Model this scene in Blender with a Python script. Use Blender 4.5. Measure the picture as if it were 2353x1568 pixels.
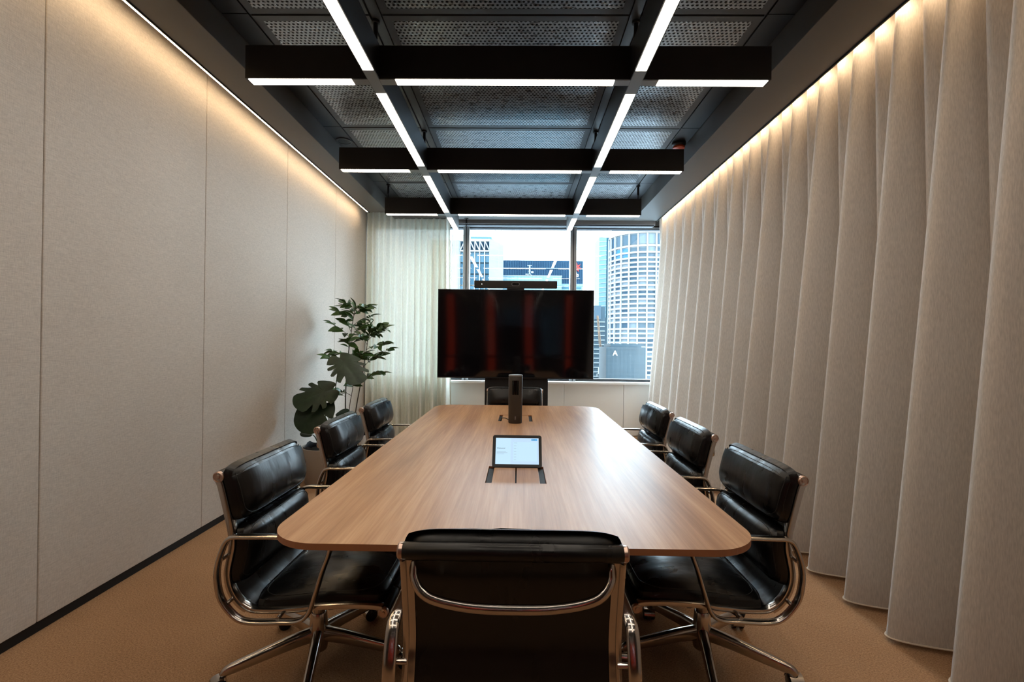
import bpy, bmesh, math, random
from mathutils import Vector, Matrix, noise
PI = math.pi
rnd = random.Random(7)
S = bpy.context.scene
COL = S.collection
for o in list(bpy.data.objects): bpy.data.objects.remove(o)

# ------------------------------------------------------------------ camera
YAW, PITCH, ROLL, CAMZ = math.radians(0.771), math.radians(0.243), math.radians(0.608), 1.30
fwd = Vector((-math.sin(YAW)*math.cos(PITCH), math.cos(YAW)*math.cos(PITCH), math.sin(PITCH)))
rgt = Vector((math.cos(YAW), math.sin(YAW), 0)); up = rgt.cross(fwd)
r2 = math.cos(ROLL)*rgt + math.sin(ROLL)*up; u2 = -math.sin(ROLL)*rgt + math.cos(ROLL)*up
cd = bpy.data.cameras.new('camera'); cam = bpy.data.objects.new('camera', cd); COL.objects.link(cam)
cd.sensor_width = 36.0; cd.lens = 17.0; cd.clip_start = 0.05; cd.clip_end = 2000
M = Matrix((( r2.x, u2.x, -fwd.x, 0), (r2.y, u2.y, -fwd.y, 0), (r2.z, u2.z, -fwd.z, CAMZ), (0, 0, 0, 1)))
cam.matrix_world = M
S.camera = cam
# ------------------------------------------------------------------ sky, exposure
W = bpy.data.worlds.new('overcast_sky'); S.world = W; W.use_nodes = True
bg = W.node_tree.nodes['Background']; bg.inputs[0].default_value = (0.66, 0.85, 1.0, 1); bg.inputs[1].default_value = 18.0
S.view_settings.view_transform = 'Standard'; S.view_settings.look = 'None'
S.view_settings.exposure = 0.15; S.view_settings.gamma = 1.0; S.view_settings.use_curve_mapping = False
S.cycles.use_denoising = True
S.cycles.max_bounces = 10; S.cycles.diffuse_bounces = 5; S.cycles.glossy_bounces = 4; S.cycles.transparent_max_bounces = 16
S.cycles.sample_clamp_indirect = 6.0
S.cycles.caustics_reflective = False; S.cycles.caustics_refractive = False
LINEAR_LIGHT = 14.5      # ceiling light diffusers
WASH_LIGHT = 56.0       # cove strip along the fabric wall
CURTAIN_LIGHT = 90.0    # cove strip above the long curtain
ADDED_RED_GLOW = 0.85  # glow of the invented fins behind the camera

# ------------------------------------------------------------------ materials
def mat(name, color, rough=0.6, metal=0.0, spec=0.5, coat=0.0, emit=None, estr=0.0):
    m = bpy.data.materials.new(name); m.use_nodes = True
    b = m.node_tree.nodes['Principled BSDF']
    b.inputs['Base Color'].default_value = (*color, 1); b.inputs['Roughness'].default_value = rough
    b.inputs['Metallic'].default_value = metal; b.inputs['Specular IOR Level'].default_value = spec
    b.inputs['Coat Weight'].default_value = coat
    if emit:
        b.inputs['Emission Color'].default_value = (*emit, 1); b.inputs['Emission Strength'].default_value = estr
    return m
def NT(m): return m.node_tree.nodes, m.node_tree.links, m.node_tree.nodes['Principled BSDF']
def coords(m, scale=(1, 1, 1), rot=(0, 0, 0)):
    n, l, b = NT(m)
    t = n.new('ShaderNodeTexCoord'); mp = n.new('ShaderNodeMapping')
    mp.inputs['Scale'].default_value = scale; mp.inputs['Rotation'].default_value = rot
    l.new(t.outputs['Object'], mp.inputs['Vector']); return mp.outputs[0]
def noise_tex(m, vec, scale=1, detail=4, rough=0.6):
    n, l, b = NT(m); t = n.new('ShaderNodeTexNoise'); t.inputs['Scale'].default_value = scale
    t.inputs['Detail'].default_value = detail; t.inputs['Roughness'].default_value = rough
    l.new(vec, t.inputs['Vector']); return t.outputs['Fac']
def ramp(m, fac, stops):
    n, l, b = NT(m); r = n.new('ShaderNodeValToRGB'); e = r.color_ramp.elements
    while len(e) < len(stops): e.new(0.5)
    for i, (p, c) in enumerate(stops): e[i].position = p; e[i].color = (*c, 1)
    l.new(fac, r.inputs[0]); return r.outputs[0]
def mth(m, op, a, b_=None, c=None):
    n, l, b = NT(m); t = n.new('ShaderNodeMath'); t.operation = op
    for i, v in enumerate((a, b_, c)):
        if v is None: continue
        if isinstance(v, (int, float)): t.inputs[i].default_value = v
        else: l.new(v, t.inputs[i])
    return t.outputs[0]
def bump(m, h, strength=0.3, dist=0.005):
    n, l, b = NT(m); t = n.new('ShaderNodeBump'); t.inputs['Strength'].default_value = strength
    t.inputs['Distance'].default_value = dist; l.new(h, t.inputs['Height']); l.new(t.outputs[0], b.inputs['Normal'])

def wood():
    m = mat('oak_veneer', (.5, .3, .2), rough=0.38, spec=0.29)
    n, l, b = NT(m)
    broad = noise_tex(m, coords(m, (9, .55, 9)), 1, 3)
    fine = noise_tex(m, coords(m, (85, 2.2, 85)), 1, 5, .7)
    f = mth(m, 'ADD', mth(m, 'MULTIPLY', broad, .62), mth(m, 'MULTIPLY', fine, .38))
    l.new(ramp(m, f, [(.37, (.32, .158, .070)), (.51, (.45, .245, .120)), (.64, (.58, .345, .185))]), b.inputs['Base Color'])
    bump(m, fine, .06, .001); return m
def carpet():
    m = mat('brown_carpet', (.3, .18, .1), rough=.95, spec=.1); n, l, b = NT(m)
    v1 = noise_tex(m, coords(m, (110, 420, 110), (0, 0, .5)), 1, 2)
    v2 = noise_tex(m, coords(m, (420, 110, 110), (0, 0, .5)), 1, 2)
    v3 = noise_tex(m, coords(m, (1.2, 1.2, 1)), 1, 3)
    f = mth(m, 'ADD', mth(m, 'MULTIPLY', mth(m, 'ADD', v1, v2), .42), mth(m, 'MULTIPLY', v3, .16))
    l.new(ramp(m, f, [(.36, (.17, .090, .044)), (.5, (.37, .212, .115)), (.64, (.54, .335, .195))]), b.inputs['Base Color'])
    bump(m, f, .6, .006); return m
def fabric(name, c, k=.12, sc=420):
    m = mat(name, c, rough=.92, spec=.12); n, l, b = NT(m)
    w1 = noise_tex(m, coords(m, (sc, sc, sc*.12)), 1, 2); w2 = noise_tex(m, coords(m, (sc*.12, sc*.12, sc)), 1, 2)
    big = noise_tex(m, coords(m, (1.3, 1.3, 1.3)), 1, 3)
    f = mth(m, 'ADD', mth(m, 'MULTIPLY', mth(m, 'ADD', w1, w2), .43), mth(m, 'MULTIPLY', big, .14))
    l.new(ramp(m, f, [(.36, tuple(x*(1-k*2) for x in c)), (.64, tuple(min(1, x*(1+k)) for x in c))]), b.inputs['Base Color'])
    bump(m, f, .35, .003); return m
def sheer(name, c, diff, trans, clear):
    m = bpy.data.materials.new(name); m.use_nodes = True
    n, l = m.node_tree.nodes, m.node_tree.links; n.clear()
    out = n.new('ShaderNodeOutputMaterial')
    d = n.new('ShaderNodeBsdfDiffuse'); t = n.new('ShaderNodeBsdfTranslucent'); p = n.new('ShaderNodeBsdfTransparent')
    tc = n.new('ShaderNodeTexCoord'); mp = n.new('ShaderNodeMapping'); mp.inputs['Scale'].default_value = (260, 260, 34)
    nz = n.new('ShaderNodeTexNoise'); nz.inputs['Scale'].default_value = 1; nz.inputs['Detail'].default_value = 3
    l.new(tc.outputs['Object'], mp.inputs[0]); l.new(mp.outputs[0], nz.inputs['Vector'])
    cr = n.new('ShaderNodeValToRGB'); e = cr.color_ramp.elements
    e[0].position = .3; e[0].color = (*[x*.84 for x in c], 1); e[1].position = .7; e[1].color = (*[min(1, x*1.06) for x in c], 1)
    l.new(nz.outputs['Fac'], cr.inputs[0])
    for s_ in (d, t): l.new(cr.outputs[0], s_.inputs['Color'])
    p.inputs[0].default_value = (1, 1, 1, 1)
    m1 = n.new('ShaderNodeMixShader'); m1.inputs[0].default_value = trans/(diff+trans)
    l.new(d.outputs[0], m1.inputs[1]); l.new(t.outputs[0], m1.inputs[2])
    m2 = n.new('ShaderNodeMixShader'); m2.inputs[0].default_value = clear
    l.new(m1.outputs[0], m2.inputs[1]); l.new(p.outputs[0], m2.inputs[2]); l.new(m2.outputs[0], out.inputs[0])
    return m
def pane_glass(name, tint=(.97, .985, .98), base=.04):
    m = bpy.data.materials.new(name); m.use_nodes = True
    n, l = m.node_tree.nodes, m.node_tree.links; n.clear()
    out = n.new('ShaderNodeOutputMaterial'); t = n.new('ShaderNodeBsdfTransparent'); t.inputs[0].default_value = (*tint, 1)
    g = n.new('ShaderNodeBsdfGlossy'); g.inputs['Roughness'].default_value = 0.0; g.inputs[0].default_value = (1, 1, 1, 1)
    lw = n.new('ShaderNodeLayerWeight'); lw.inputs[0].default_value = .5
    pw = n.new('ShaderNodeMath'); pw.operation = 'POWER'; pw.inputs[1].default_value = 5; l.new(lw.outputs['Facing'], pw.inputs[0])
    ma = n.new('ShaderNodeMath'); ma.operation = 'MULTIPLY_ADD'; ma.inputs[1].default_value = .9; ma.inputs[2].default_value = base
    l.new(pw.outputs[0], ma.inputs[0])
    mx = n.new('ShaderNodeMixShader'); l.new(ma.outputs[0], mx.inputs[0]); l.new(t.outputs[0], mx.inputs[1]); l.new(g.outputs[0], mx.inputs[2])
    l.new(mx.outputs[0], out.inputs[0]); return m
def leather():
    m = mat('black_leather', (.0035, .0035, .004), rough=.32, spec=.42); n, l, b = NT(m)
    grain = noise_tex(m, coords(m, (150, 150, 150)), 1, 2)
    folds = noise_tex(m, coords(m, (13, 7, 4)), 1, 3, .5)
    f = mth(m, 'ADD', mth(m, 'MULTIPLY', folds, 1.0), mth(m, 'MULTIPLY', grain, .03))
    bump(m, f, .3, .012)
    l.new(ramp(m, folds, [(.3, (.24,)*3), (.7, (.38,)*3)]), b.inputs['Roughness'])
    return m
def perforated():
    m = mat('perforated_black_metal', (.03, .03, .032), rough=.33, spec=.6, metal=.65); n, l, b = NT(m)
    tc = n.new('ShaderNodeTexCoord'); sx = n.new('ShaderNodeSeparateXYZ'); l.new(tc.outputs['Object'], sx.inputs[0])
    P = .026
    iy = mth(m, 'FLOOR', mth(m, 'DIVIDE', sx.outputs[1], P))
    off = mth(m, 'MULTIPLY', mth(m, 'MODULO', mth(m, 'ABSOLUTE', iy), 2.0), .5)
    fx = mth(m, 'SUBTRACT', mth(m, 'FRACT', mth(m, 'ADD', mth(m, 'DIVIDE', sx.outputs[0], P), off)), .5)
    fy = mth(m, 'SUBTRACT', mth(m, 'FRACT', mth(m, 'DIVIDE', sx.outputs[1], P)), .5)
    d = mth(m, 'SQRT', mth(m, 'ADD', mth(m, 'MULTIPLY', fx, fx), mth(m, 'MULTIPLY', fy, fy)))
    hole = mth(m, 'LESS_THAN', d, .29)
    crk = noise_tex(m, coords(m, (16, 34, 20)), 1, 3, .6)
    solid = mth(m, 'SUBTRACT', 1.0, hole)
    l.new(ramp(m, hole, [(0, (.33, .345, .36)), (1, (.006, .006, .006))]), b.inputs['Base Color'])
    l.new(mth(m, 'MULTIPLY', solid, .65), b.inputs['Specular IOR Level'])
    l.new(ramp(m, crk, [(.3, (.20,)*3), (.7, (.42,)*3)]), b.inputs['Roughness'])
    bump(m, crk, .12, .008); return m
def leafmat(name, c1, c2):
    m = mat(name, c1, rough=.42, spec=.32); n, l, b = NT(m)
    f = noise_tex(m, coords(m, (9, 9, 9)), 1, 2)
    l.new(ramp(m, f, [(.35, c1), (.65, c2)]), b.inputs['Base Color'])
    b.inputs['Subsurface Weight'].default_value = 0.0
    return m
def panel_lines(name, c, c2, sx, sz, w=.08):   # fine joints on far facades
    m = mat(name, c, rough=.35, spec=.5); n, l, b = NT(m)
    tc = n.new('ShaderNodeTexCoord'); sp = n.new('ShaderNodeSeparateXYZ'); l.new(tc.outputs['Object'], sp.inputs[0])
    a = mth(m, 'LESS_THAN', mth(m, 'FRACT', mth(m, 'DIVIDE', sp.outputs[0], sx)), w)
    z = mth(m, 'LESS_THAN', mth(m, 'FRACT', mth(m, 'DIVIDE', sp.outputs[2], sz)), w)
    nz = noise_tex(m, coords(m, (.11, .11, .3)), 1, 3)
    mx = n.new('ShaderNodeMix'); mx.data_type = 'RGBA'
    l.new(mth(m, 'MAXIMUM', a, z), mx.inputs[0])
    l.new(ramp(m, nz, [(.3, tuple(x*.85 for x in c)), (.7, tuple(min(1, x*1.12) for x in c))]), mx.inputs[6]); mx.inputs[7].default_value = (*c2, 1)
    l.new(mx.outputs[2], b.inputs['Base Color']); return m

WARM = (1.0, .72, .42)
MT = dict(
    wood=wood(), edge=mat('brown_table_edge', (.33, .135, .062), .5), carpet=carpet(), wallfab=fabric('beige_wall_fabric', (.575, .52, .465), .10, 300),
    black=mat('matt_black', (.006, .006, .006), .6, spec=.3), blackmetal=mat('black_powder_coat', (.008, .008, .009), .45, spec=.4),
    bulk=mat('dark_bronze_paint', (.085, .078, .068), .5, spec=.4), ceil=mat('black_ceiling_paint', (.018, .018, .02), .4, spec=.5),
    rail=mat('dark_grey_rail', (.05, .052, .055), .4, spec=.5), perf=perforated(),
    plate=mat('grey_blank_plate', (.16, .165, .17), .45, spec=.5),
    diffuser=mat('warm_light_diffuser', (.9, .85, .75), .5, emit=(1.0, .88, .74), estr=LINEAR_LIGHT),
    wash=mat('warm_strip_led', (.9, .8, .6), .5, emit=WARM, estr=WASH_LIGHT),
    washc=mat('warm_cove_led', (.9, .8, .6), .5, emit=(1.0, .72, .44), estr=CURTAIN_LIGHT),
    red=mat('added_fin_glow', (.5, .02, .01), .5, emit=(1.0, .07, .02), estr=ADDED_RED_GLOW),
    curtain=sheer('linen_curtain', (.76, .705, .655), .66, .34, .015), voile=sheer('white_voile', (.82, .81, .72), .92, .08, .01),
    hem=mat('linen_hem', (.62, .52, .42), .9, spec=.1),
    glass=pane_glass('window_glass'), partition=pane_glass('partition_glass', (.9, .92, .92)),
    frame=mat('grey_aluminium_frame', (.30, .31, .32), .4, metal=.25), framedark=mat('dark_gasket', (.018, .02, .024), .5),
    white=mat('white_panel', (.86, .87, .86), .45), sill=mat('white_sill', (.85, .85, .84), .4),
    leather=leather(), pipe=mat('black_piping', (.007, .007, .007), .42), chrome=mat('polished_aluminium', (.52, .475, .435), .17, metal=1.0),
    capm=mat('copper_end_cap', (.55, .40, .33), .28, metal=1.0), rubber=mat('black_plastic', (.01, .01, .01), .25),
    screen=mat('glossy_black_screen', (.003, .003, .004), .06, spec=.6), bezel=mat('black_bezel', (.006, .006, .007), .3),
    bar=mat('charcoal_mesh_fabric', (.035, .033, .032), .8, spec=.2), spk=mat('graphite_mesh', (.045, .04, .036), .6, spec=.35),
    lens=mat('black_lens', (.002, .002, .002), .08), dot=mat('white_led_dot', (1, 1, 1), .5, emit=(1, 1, 1), estr=3),
    tablet=mat('lit_tablet_screen', (.02, .02, .02), .2, emit=(.55, .79, .98), estr=.95),
    tabl2=mat('lit_tablet_sidebar', (.02, .02, .02), .2, emit=(.53, .73, .93), estr=.95),
    tabbtn=mat('blue_screen_button', (.02, .02, .02), .2, emit=(.08, .42, .85), estr=.9), ink=mat('grey_screen_text', (.02, .02, .02), .4, emit=(.16, .24, .32), estr=.5),
    ink2=mat('pale_screen_text', (.02, .02, .02), .4, emit=(.38, .53, .66), estr=.9),
    whiteink=mat('white_lettering', (.85, .85, .85), .5), greyink=mat('grey_lettering', (.35, .34, .33), .5),
    leaf=leafmat('green_leaf', (.030, .075, .016), (.065, .14, .032)), monst=leafmat('monstera_leaf', (.010, .024, .011), (.020, .042, .018)),
    stem=mat('brown_stem', (.05, .035, .02), .7), gstem=mat('green_stem', (.05, .085, .03), .6), yleaf=mat('yellow_leaf', (.62, .33, .02), .5),
    pot=mat('beige_grey_pot', (.33, .29, .25), .6), soil=mat('dark_soil', (.012, .010, .008), .9, spec=.1), liner=mat('black_pot_liner', (.012, .012, .014), .4),
    cord=mat('white_cord', (.8, .8, .78), .5), orange=mat('orange_detector_ring', (.55, .07, .015), .35),
    # outside
    conc=panel_lines('pale_concrete', (0.0871, 0.0958, 0.1008), (0.094, 0.107, 0.117), 3.4, 3.3, .05), penth=mat('white_penthouse', (0.156, 0.164, 0.168), .7),
    tglass=mat('blue_tower_glass', (0.022, 0.049, 0.071), .25, spec=.5), tglass2=mat('light_tower_glass', (0.039, 0.074, 0.098), .25), sign=mat('navy_sign_cladding', (0.007, 0.020, 0.038), .45),
    rib=mat('blue_sign_fin', (0.019, 0.041, 0.065), .5), teal=panel_lines('pale_teal_glass', (0.0639, 0.1017, 0.1197), (0.032, 0.065, 0.084), 1.15, 3.1, .07),
    star=mat('red_sign_star', (0.156, 0.018, 0.016), .5), cyl=mat('white_tower_concrete', (0.1360, 0.1411, 0.1445), .7),
    w1=mat('blue_grey_pane', (0.0282, 0.0426, 0.0546), .2), w2=mat('pale_blind_pane', (0.0637, 0.0777, 0.0903), .3), w3=mat('dark_pane', (0.011, 0.026, 0.041), .2), w4=mat('bright_blue_pane', (0.019, 0.065, 0.117), .2),
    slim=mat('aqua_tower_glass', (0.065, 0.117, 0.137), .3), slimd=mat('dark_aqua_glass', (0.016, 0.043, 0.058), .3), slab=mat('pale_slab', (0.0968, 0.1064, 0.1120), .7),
    darkb=mat('slate_facade', (0.019, 0.032, 0.041), .5), blackb=panel_lines('black_glass_facade', (0.019, 0.029, 0.035), (0.038, 0.049, 0.057), 1.6, 1.4, .06), crane=mat('tan_crane_paint', (0.121, 0.078, 0.053), .6), ground=mat('city_ground', (.34, .36, .38), .9),
)

for k_ in 'conc penth tglass tglass2 sign rib teal star cyl w1 w2 w3 w4 slim slimd slab darkb blackb crane ground'.split():
    b_ = MT[k_].node_tree.nodes['Principled BSDF']; b_.inputs['Specular IOR Level'].default_value = .06; b_.inputs['Roughness'].default_value = .7
# ------------------------------------------------------------------ helpers
def link(name, me, m, parent=None, loc=None):
    o = bpy.data.objects.new(name, me); COL.objects.link(o)
    if m is not None and not me.materials:
        for x in (m if isinstance(m, (list, tuple)) else [m]): me.materials.append(x)
    if parent is not None: o.parent = parent
    if loc is not None: o.location = loc
    return o
def smooth(me, ang=40):
    for p in me.polygons: p.use_smooth = True
    try: me.set_sharp_from_angle(angle=math.radians(ang))
    except Exception: pass
def mesh(name, v, f, sm=None):
    me = bpy.data.meshes.new(name); me.from_pydata([tuple(x) for x in v], [], f); me.update()
    if sm: smooth(me, sm)
    return me
def fix(me):
    bm = bmesh.new(); bm.from_mesh(me); bmesh.ops.recalc_face_normals(bm, faces=bm.faces); bm.to_mesh(me); bm.free(); return me
class B:
    """collects shapes of ONE part"""
    def __init__(s): s.v = []; s.f = []
    def add(s, v, f):
        k = len(s.v); s.v += [tuple(x) for x in v]; s.f += [tuple(i+k for i in q) for q in f]; return s
    def box(s, x0, x1, y0, y1, z0, z1):
        return s.add([(x0,y0,z0),(x1,y0,z0),(x1,y1,z0),(x0,y1,z0),(x0,y0,z1),(x1,y0,z1),(x1,y1,z1),(x0,y1,z1)],
                     [(3,2,1,0),(4,5,6,7),(0,1,5,4),(1,2,6,5),(2,3,7,6),(3,0,4,7)])
    def sweep(s, pts, rad, n=12, closed=False, hint=(1, 0, 0), sq=2.0):
        """rad: (r along hint, r across) or list of those; superellipse section"""
        pts = [Vector(p) for p in pts]; N = len(pts); hint = Vector(hint); vs = []; fs = []
        for i, p in enumerate(pts):
            if closed: t = pts[(i+1) % N]-pts[i-1]
            else: t = pts[min(i+1, N-1)]-pts[max(i-1, 0)]
            t.normalize(); a = hint-t*hint.dot(t)
            if a.length < 1e-4: a = Vector((0, 1, .01))-t*t.y
            a.normalize(); b = t.cross(a)
            r = rad[i] if isinstance(rad, list) else rad
            if isinstance(r, (int, float)): r = (r, r)
            for k in range(n):
                th = 2*PI*k/n; c, d = math.cos(th), math.sin(th)
                c = math.copysign(abs(c)**(2/sq), c); d = math.copysign(abs(d)**(2/sq), d)
                vs.append(p+a*r[0]*c+b*r[1]*d)
        for i in range(N if closed else N-1):
            j = (i+1) % N
            for k in range(n):
                k2 = (k+1) % n; fs.append((i*n+k, i*n+k2, j*n+k2, j*n+k))
        if not closed: fs.append(tuple(range(n))[::-1]); fs.append(tuple((N-1)*n+k for k in range(n)))
        return s.add(vs, fs)
    def lathe(s, prof, n=24, c=(0, 0, 0), axis='z'):
        vs = []; fs = []
        for r, h in prof:
            for k in range(n):
                a = 2*PI*k/n; q = (r*math.cos(a), r*math.sin(a), h)
                if axis == 'x': q = (q[2], q[0], q[1])
                if axis == 'y': q = (q[0], q[2], q[1])
                vs.append((q[0]+c[0], q[1]+c[1], q[2]+c[2]))
        for i in range(len(prof)-1):
            for k in range(n):
                k2 = (k+1) % n; fs.append((i*n+k, i*n+k2, (i+1)*n+k2, (i+1)*n+k))
        fs.append(tuple(range(n))[::-1]); fs.append(tuple((len(prof)-1)*n+k for k in range(n)))
        return s.add(vs, fs)
    def mesh(s, name, sm=None, bevel=0.0, seg=2):
        me = mesh(name, s.v, s.f)
        bm = bmesh.new(); bm.from_mesh(me)
        if bevel:
            es = [e for e in bm.edges if len(e.link_faces) == 2 and e.calc_face_angle(0) > .6]
            bmesh.ops.bevel(bm, geom=es, offset=bevel, segments=seg, profile=.5, affect='EDGES')
        bmesh.ops.recalc_face_normals(bm, faces=bm.faces); bm.to_mesh(me); bm.free()
        if sm: smooth(me, sm)
        return me
    def build(s, name, m, parent=None, sm=None, bevel=0.0, seg=2, loc=None):
        return link(name, s.mesh(name, sm, bevel, seg), m, parent, loc)
def tag(o, label, cat, group=None):
    o['label'] = label; o['category'] = cat
    if group: o['group'] = group
    return o
def thing(name, label, cat, loc=(0, 0, 0), rz=0, group=None):
    o = bpy.data.objects.new(name, None); COL.objects.link(o); o.empty_display_size = .1
    o.location = loc; o.rotation_euler = (0, 0, rz); return tag(o, label, cat, group)
def struct(o): o['kind'] = 'structure'; return o
def spline(pts, n=8, closed=False):
    P = [Vector(p) for p in pts]; out = []; N = len(P)
    for i in range(N if closed else N-1):
        if closed: a, b, c, d = P[i-1], P[i], P[(i+1) % N], P[(i+2) % N]
        else: a, b, c, d = P[max(i-1, 0)], P[i], P[i+1], P[min(i+2, N-1)]
        for k in range(n):
            t = k/n; out.append(.5*((2*b)+(c-a)*t+(2*a-5*b+4*c-d)*t*t+(3*b-a-3*c+d)*t**3))
    if not closed: out.append(P[-1])
    return out
def roundrect(x0, x1, y0, y1, r, n=8):
    out = []
    for cx, cy, a0 in ((x1-r, y1-r, 0), (x0+r, y1-r, PI/2), (x0+r, y0+r, PI), (x1-r, y0+r, 1.5*PI)):
        for k in range(n+1):
            a = a0+PI/2*k/n; out.append((cx+r*math.cos(a), cy+r*math.sin(a)))
    return out
def text_mesh(name, body, size, m, parent, mw, depth=0.0, align='LEFT', bold=0.0):
    cu = bpy.data.curves.new(name, 'FONT'); cu.body = body; cu.size = size; cu.extrude = depth; cu.align_x = align; cu.offset = bold
    cu.resolution_u = 4
    t = bpy.data.objects.new('tmp_text', cu); COL.objects.link(t)
    bpy.context.view_layer.update()
    me = bpy.data.meshes.new_from_object(t.evaluated_get(bpy.context.evaluated_depsgraph_get())); bpy.data.objects.remove(t)
    me.name = name; me.materials.clear()
    o = link(name, me, m, parent); o.matrix_local = mw; return o
FRONT = Matrix.Rotation(PI/2, 4, 'X')   # text reads from -y side

# ------------------------------------------------------------------ room shell
XL, XR, YB, YF = -2.10, 2.32, 6.90, -1.40
SO, CE = 2.985, 3.17          # bulkhead underside, recess ceiling
fl = struct(B().box(XL-.1, XR+.1, YF-.05, YB+.2, -.08, 0).build('floor', MT['carpet']))
wl = struct(B().box(XL-.22, XL-.022, YF, YB+.2, 0, 3.5).build('wall_left', MT['black']))
seams = [2.10-1.13*3, 2.10-1.13*2, 2.10-1.13, 2.10, 3.20, 4.335, 5.49, 6.62]
for a, b in zip(seams[:-1], seams[1:]):
    B().box(XL-.02, XL, a+.002, b-.002, .05, 3.3).build('fabric_panel', MT['wallfab'], wl, bevel=.004)
struct(B().box(XL-.022, XL-.012, YF, YB, 0, .05).build('baseboard_left', MT['black']))
struct(B().box(XR, XR+.2, YF, YB+.2, 0, 3.5).build('wall_right', mat('beige_plaster', (.55, .50, .44), .8)))
# back wall under and over the window
wb = struct(B().box(XL, XR, YB-.02, YB+.2, 0, .74).build('wall_back', MT['white']))
for a, b in ((XL, -1.02), (-1.016, -.19), (-.186, .65), (.654, 1.49), (1.494, XR)):
    B().box(a, b, YB-.045, YB-.02, .01, .735).build('panel', MT['white'], wb, bevel=.002)
struct(B().box(XL, XR, YB-.02, YB+.2, 2.985, 3.5).build('wall_back_top', MT['bulk']))
struct(B().box(XL, XR, YB-.13, YB+.12, .735, .765).build('trim_1', MT['sill'], bevel=.004))
# window
wn = struct(B().box(XL, XR, YB+.02, YB+.12, 2.94, 2.985).box(XL, XR, YB+.02, YB+.12, .765, .80).build('window_1', MT['framedark']))
for x in (-.76, .77):
    m_ = B().box(x-.045, x+.045, YB-.01, YB+.13, .765, 2.985).build('mullion', MT['frame'], wn, bevel=.003)
    B().box(x-.006, x+.006, YB-.016, YB-.009, .765, 2.985).build('gasket', MT['framedark'], m_)
B().box(XL, XR, YB-.012, YB+.03, 2.955, 2.965).build('head_bead', MT['frame'], wn)
for a, b in ((XL, -.805), (-.715, .725), (.815, XR)):
    B().box(a, b, YB+.06, YB+.072, .79, 2.95).build('pane', MT['glass'], wn)
# front: glass partition and an invented, unseen passage behind it
fr = struct(B().box(XL, XR, YF-.06, YF, 0, .06).box(XL, XR, YF-.06, YF, 2.9, 3.5).build('wall_front', MT['blackmetal']))
for x in (-2.08, -.95, .11, 1.2, 2.28): B().box(x-.025, x+.025, YF-.06, YF, .06, 2.9).build('mullion', MT['blackmetal'], fr)
B().box(XL, XR, YF-.06, YF, .92, .965).build('rail', MT['blackmetal'], fr)
for a, b in ((-2.055, -.975), (-.925, .085), (.135, 1.175), (1.225, 2.255)): B().box(a, b, YF-.035, YF-.025, .06, 2.9).build('pane', MT['partition'], fr)
struct(B().box(-6, 6, -7.2, YF-.06, -.08, 0).build('floor_passage', MT['darkb']))
struct(B().box(-6, 6, -7.4, -7.2, 0, 3.5).box(-6.2, -6, -7.4, YF, 0, 3.5).box(6, 6.2, -7.4, YF, 0, 3.5).box(-6, XL-.2, YF-.1, YF, 0, 3.5).box(XR+.2, 6, YF-.1, YF, 0, 3.5).build('wall_passage', MT['black']))
struct(B().box(-6.2, 6.2, -7.4, YF-.0, 3.3, 3.5).build('ceiling_passage', MT['black']))
for i, x in enumerate((-2.55, -1.03, .40, 1.84)):  # made-up unseen fins, added to put red streaks in the television's reflection
    t = thing('added_red_fin', 'tall glowing red fin, added for reflections, in the unseen passage behind the glass partition', 'light', (x, -6.9, 0), 0, 'added red reflection fins in the passage')
    B().sweep([(.03*math.sin(z*1.3+i), 0, z) for z in [.1+.1*k for k in range(31)]], (.13, .03), 10).build('tube', MT['red'], t, 60)
    B().lathe([(.17, 0), (.17, .1), (.14, .11)], 20).build('base', MT['blackmetal'], t, 40)

# ------------------------------------------------------------------ ceiling
ce = struct(B().box(XL-.2, XR+.2, YF-.05, YB+.2, CE, CE+.3).build('ceiling', MT['ceil']))
tx = [(-1.55, -.86), (-.80, .61), (.67, 1.37)]
ty = [-1.36, -.15, 1.285, 2.72, 4.155, 5.585, 6.33]
for a, b in tx:
    for c, d in zip(ty[:-1], ty[1:]):
        a2, b2, c2, d2 = a+.008, b-.008, c+.008, d-.008; w = .045; h = .018
        cx, cy = (a2+b2)/2, (c2+d2)/2; hx, hy = (b2-a2)/2, (d2-c2)/2
        v = []
        for sx, sy, z in ((1, 1, 0), (0, 0, 0), (1, 1, 1)):
            ox, oy = (hx, hy) if sx else (hx-w, hy-w)
            v += [(-ox, -oy, z*h), (ox, -oy, z*h), (ox, oy, z*h), (-ox, oy, z*h)]
        f = [(4, 5, 6, 7)]+[(i, (i+1) % 4, 4+(i+1) % 4, 4+i) for i in range(4)]+[(8+i, 8+(i+1) % 4, (i+1) % 4, i) for i in range(4)]+[(11, 10, 9, 8)]
        me = fix(mesh('ceiling_tile', v, f)); o = link('ceiling_tile', me, [MT['perf'], MT['rail']], ce, (cx, cy, CE-h-.001))
        for p in me.polygons: p.material_index = 0 if p.index == 0 else 1
for x in (-.83, .64): B().box(x-.028, x+.028, YF, 6.35, CE-.014, CE).build('ceiling_rail', MT['rail'], ce)
for x0, x1 in ((-1.71, -1.56), (1.38, 1.53)):
    for c, d in zip(ty[:-1], ty[1:]): B().box(x0, x1, c+.004, d-.004, CE-.012, CE).build('border_panel', MT['ceil'], ce)
struct(B().box(XL+.140, -1.715, YF, 6.27, SO, CE).build('trim_2', MT['bulk'], bevel=.003))
struct(B().box(1.535, 1.862, YF, 6.60, SO, CE).build('trim_3', MT['bulk'], bevel=.003))
struct(B().box(-1.715, 1.535, 6.27, 6.60, SO, CE).build('trim_4', MT['bulk'], bevel=.003))
struct(B().box(1.862, 1.871, YF, 6.60, SO-.010, CE).build('trim_5', MT['black']))
struct(B().box(XL+.132, XL+.140, YF, 6.27, SO-.006, CE).build('trim_6', MT['black']))
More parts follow.
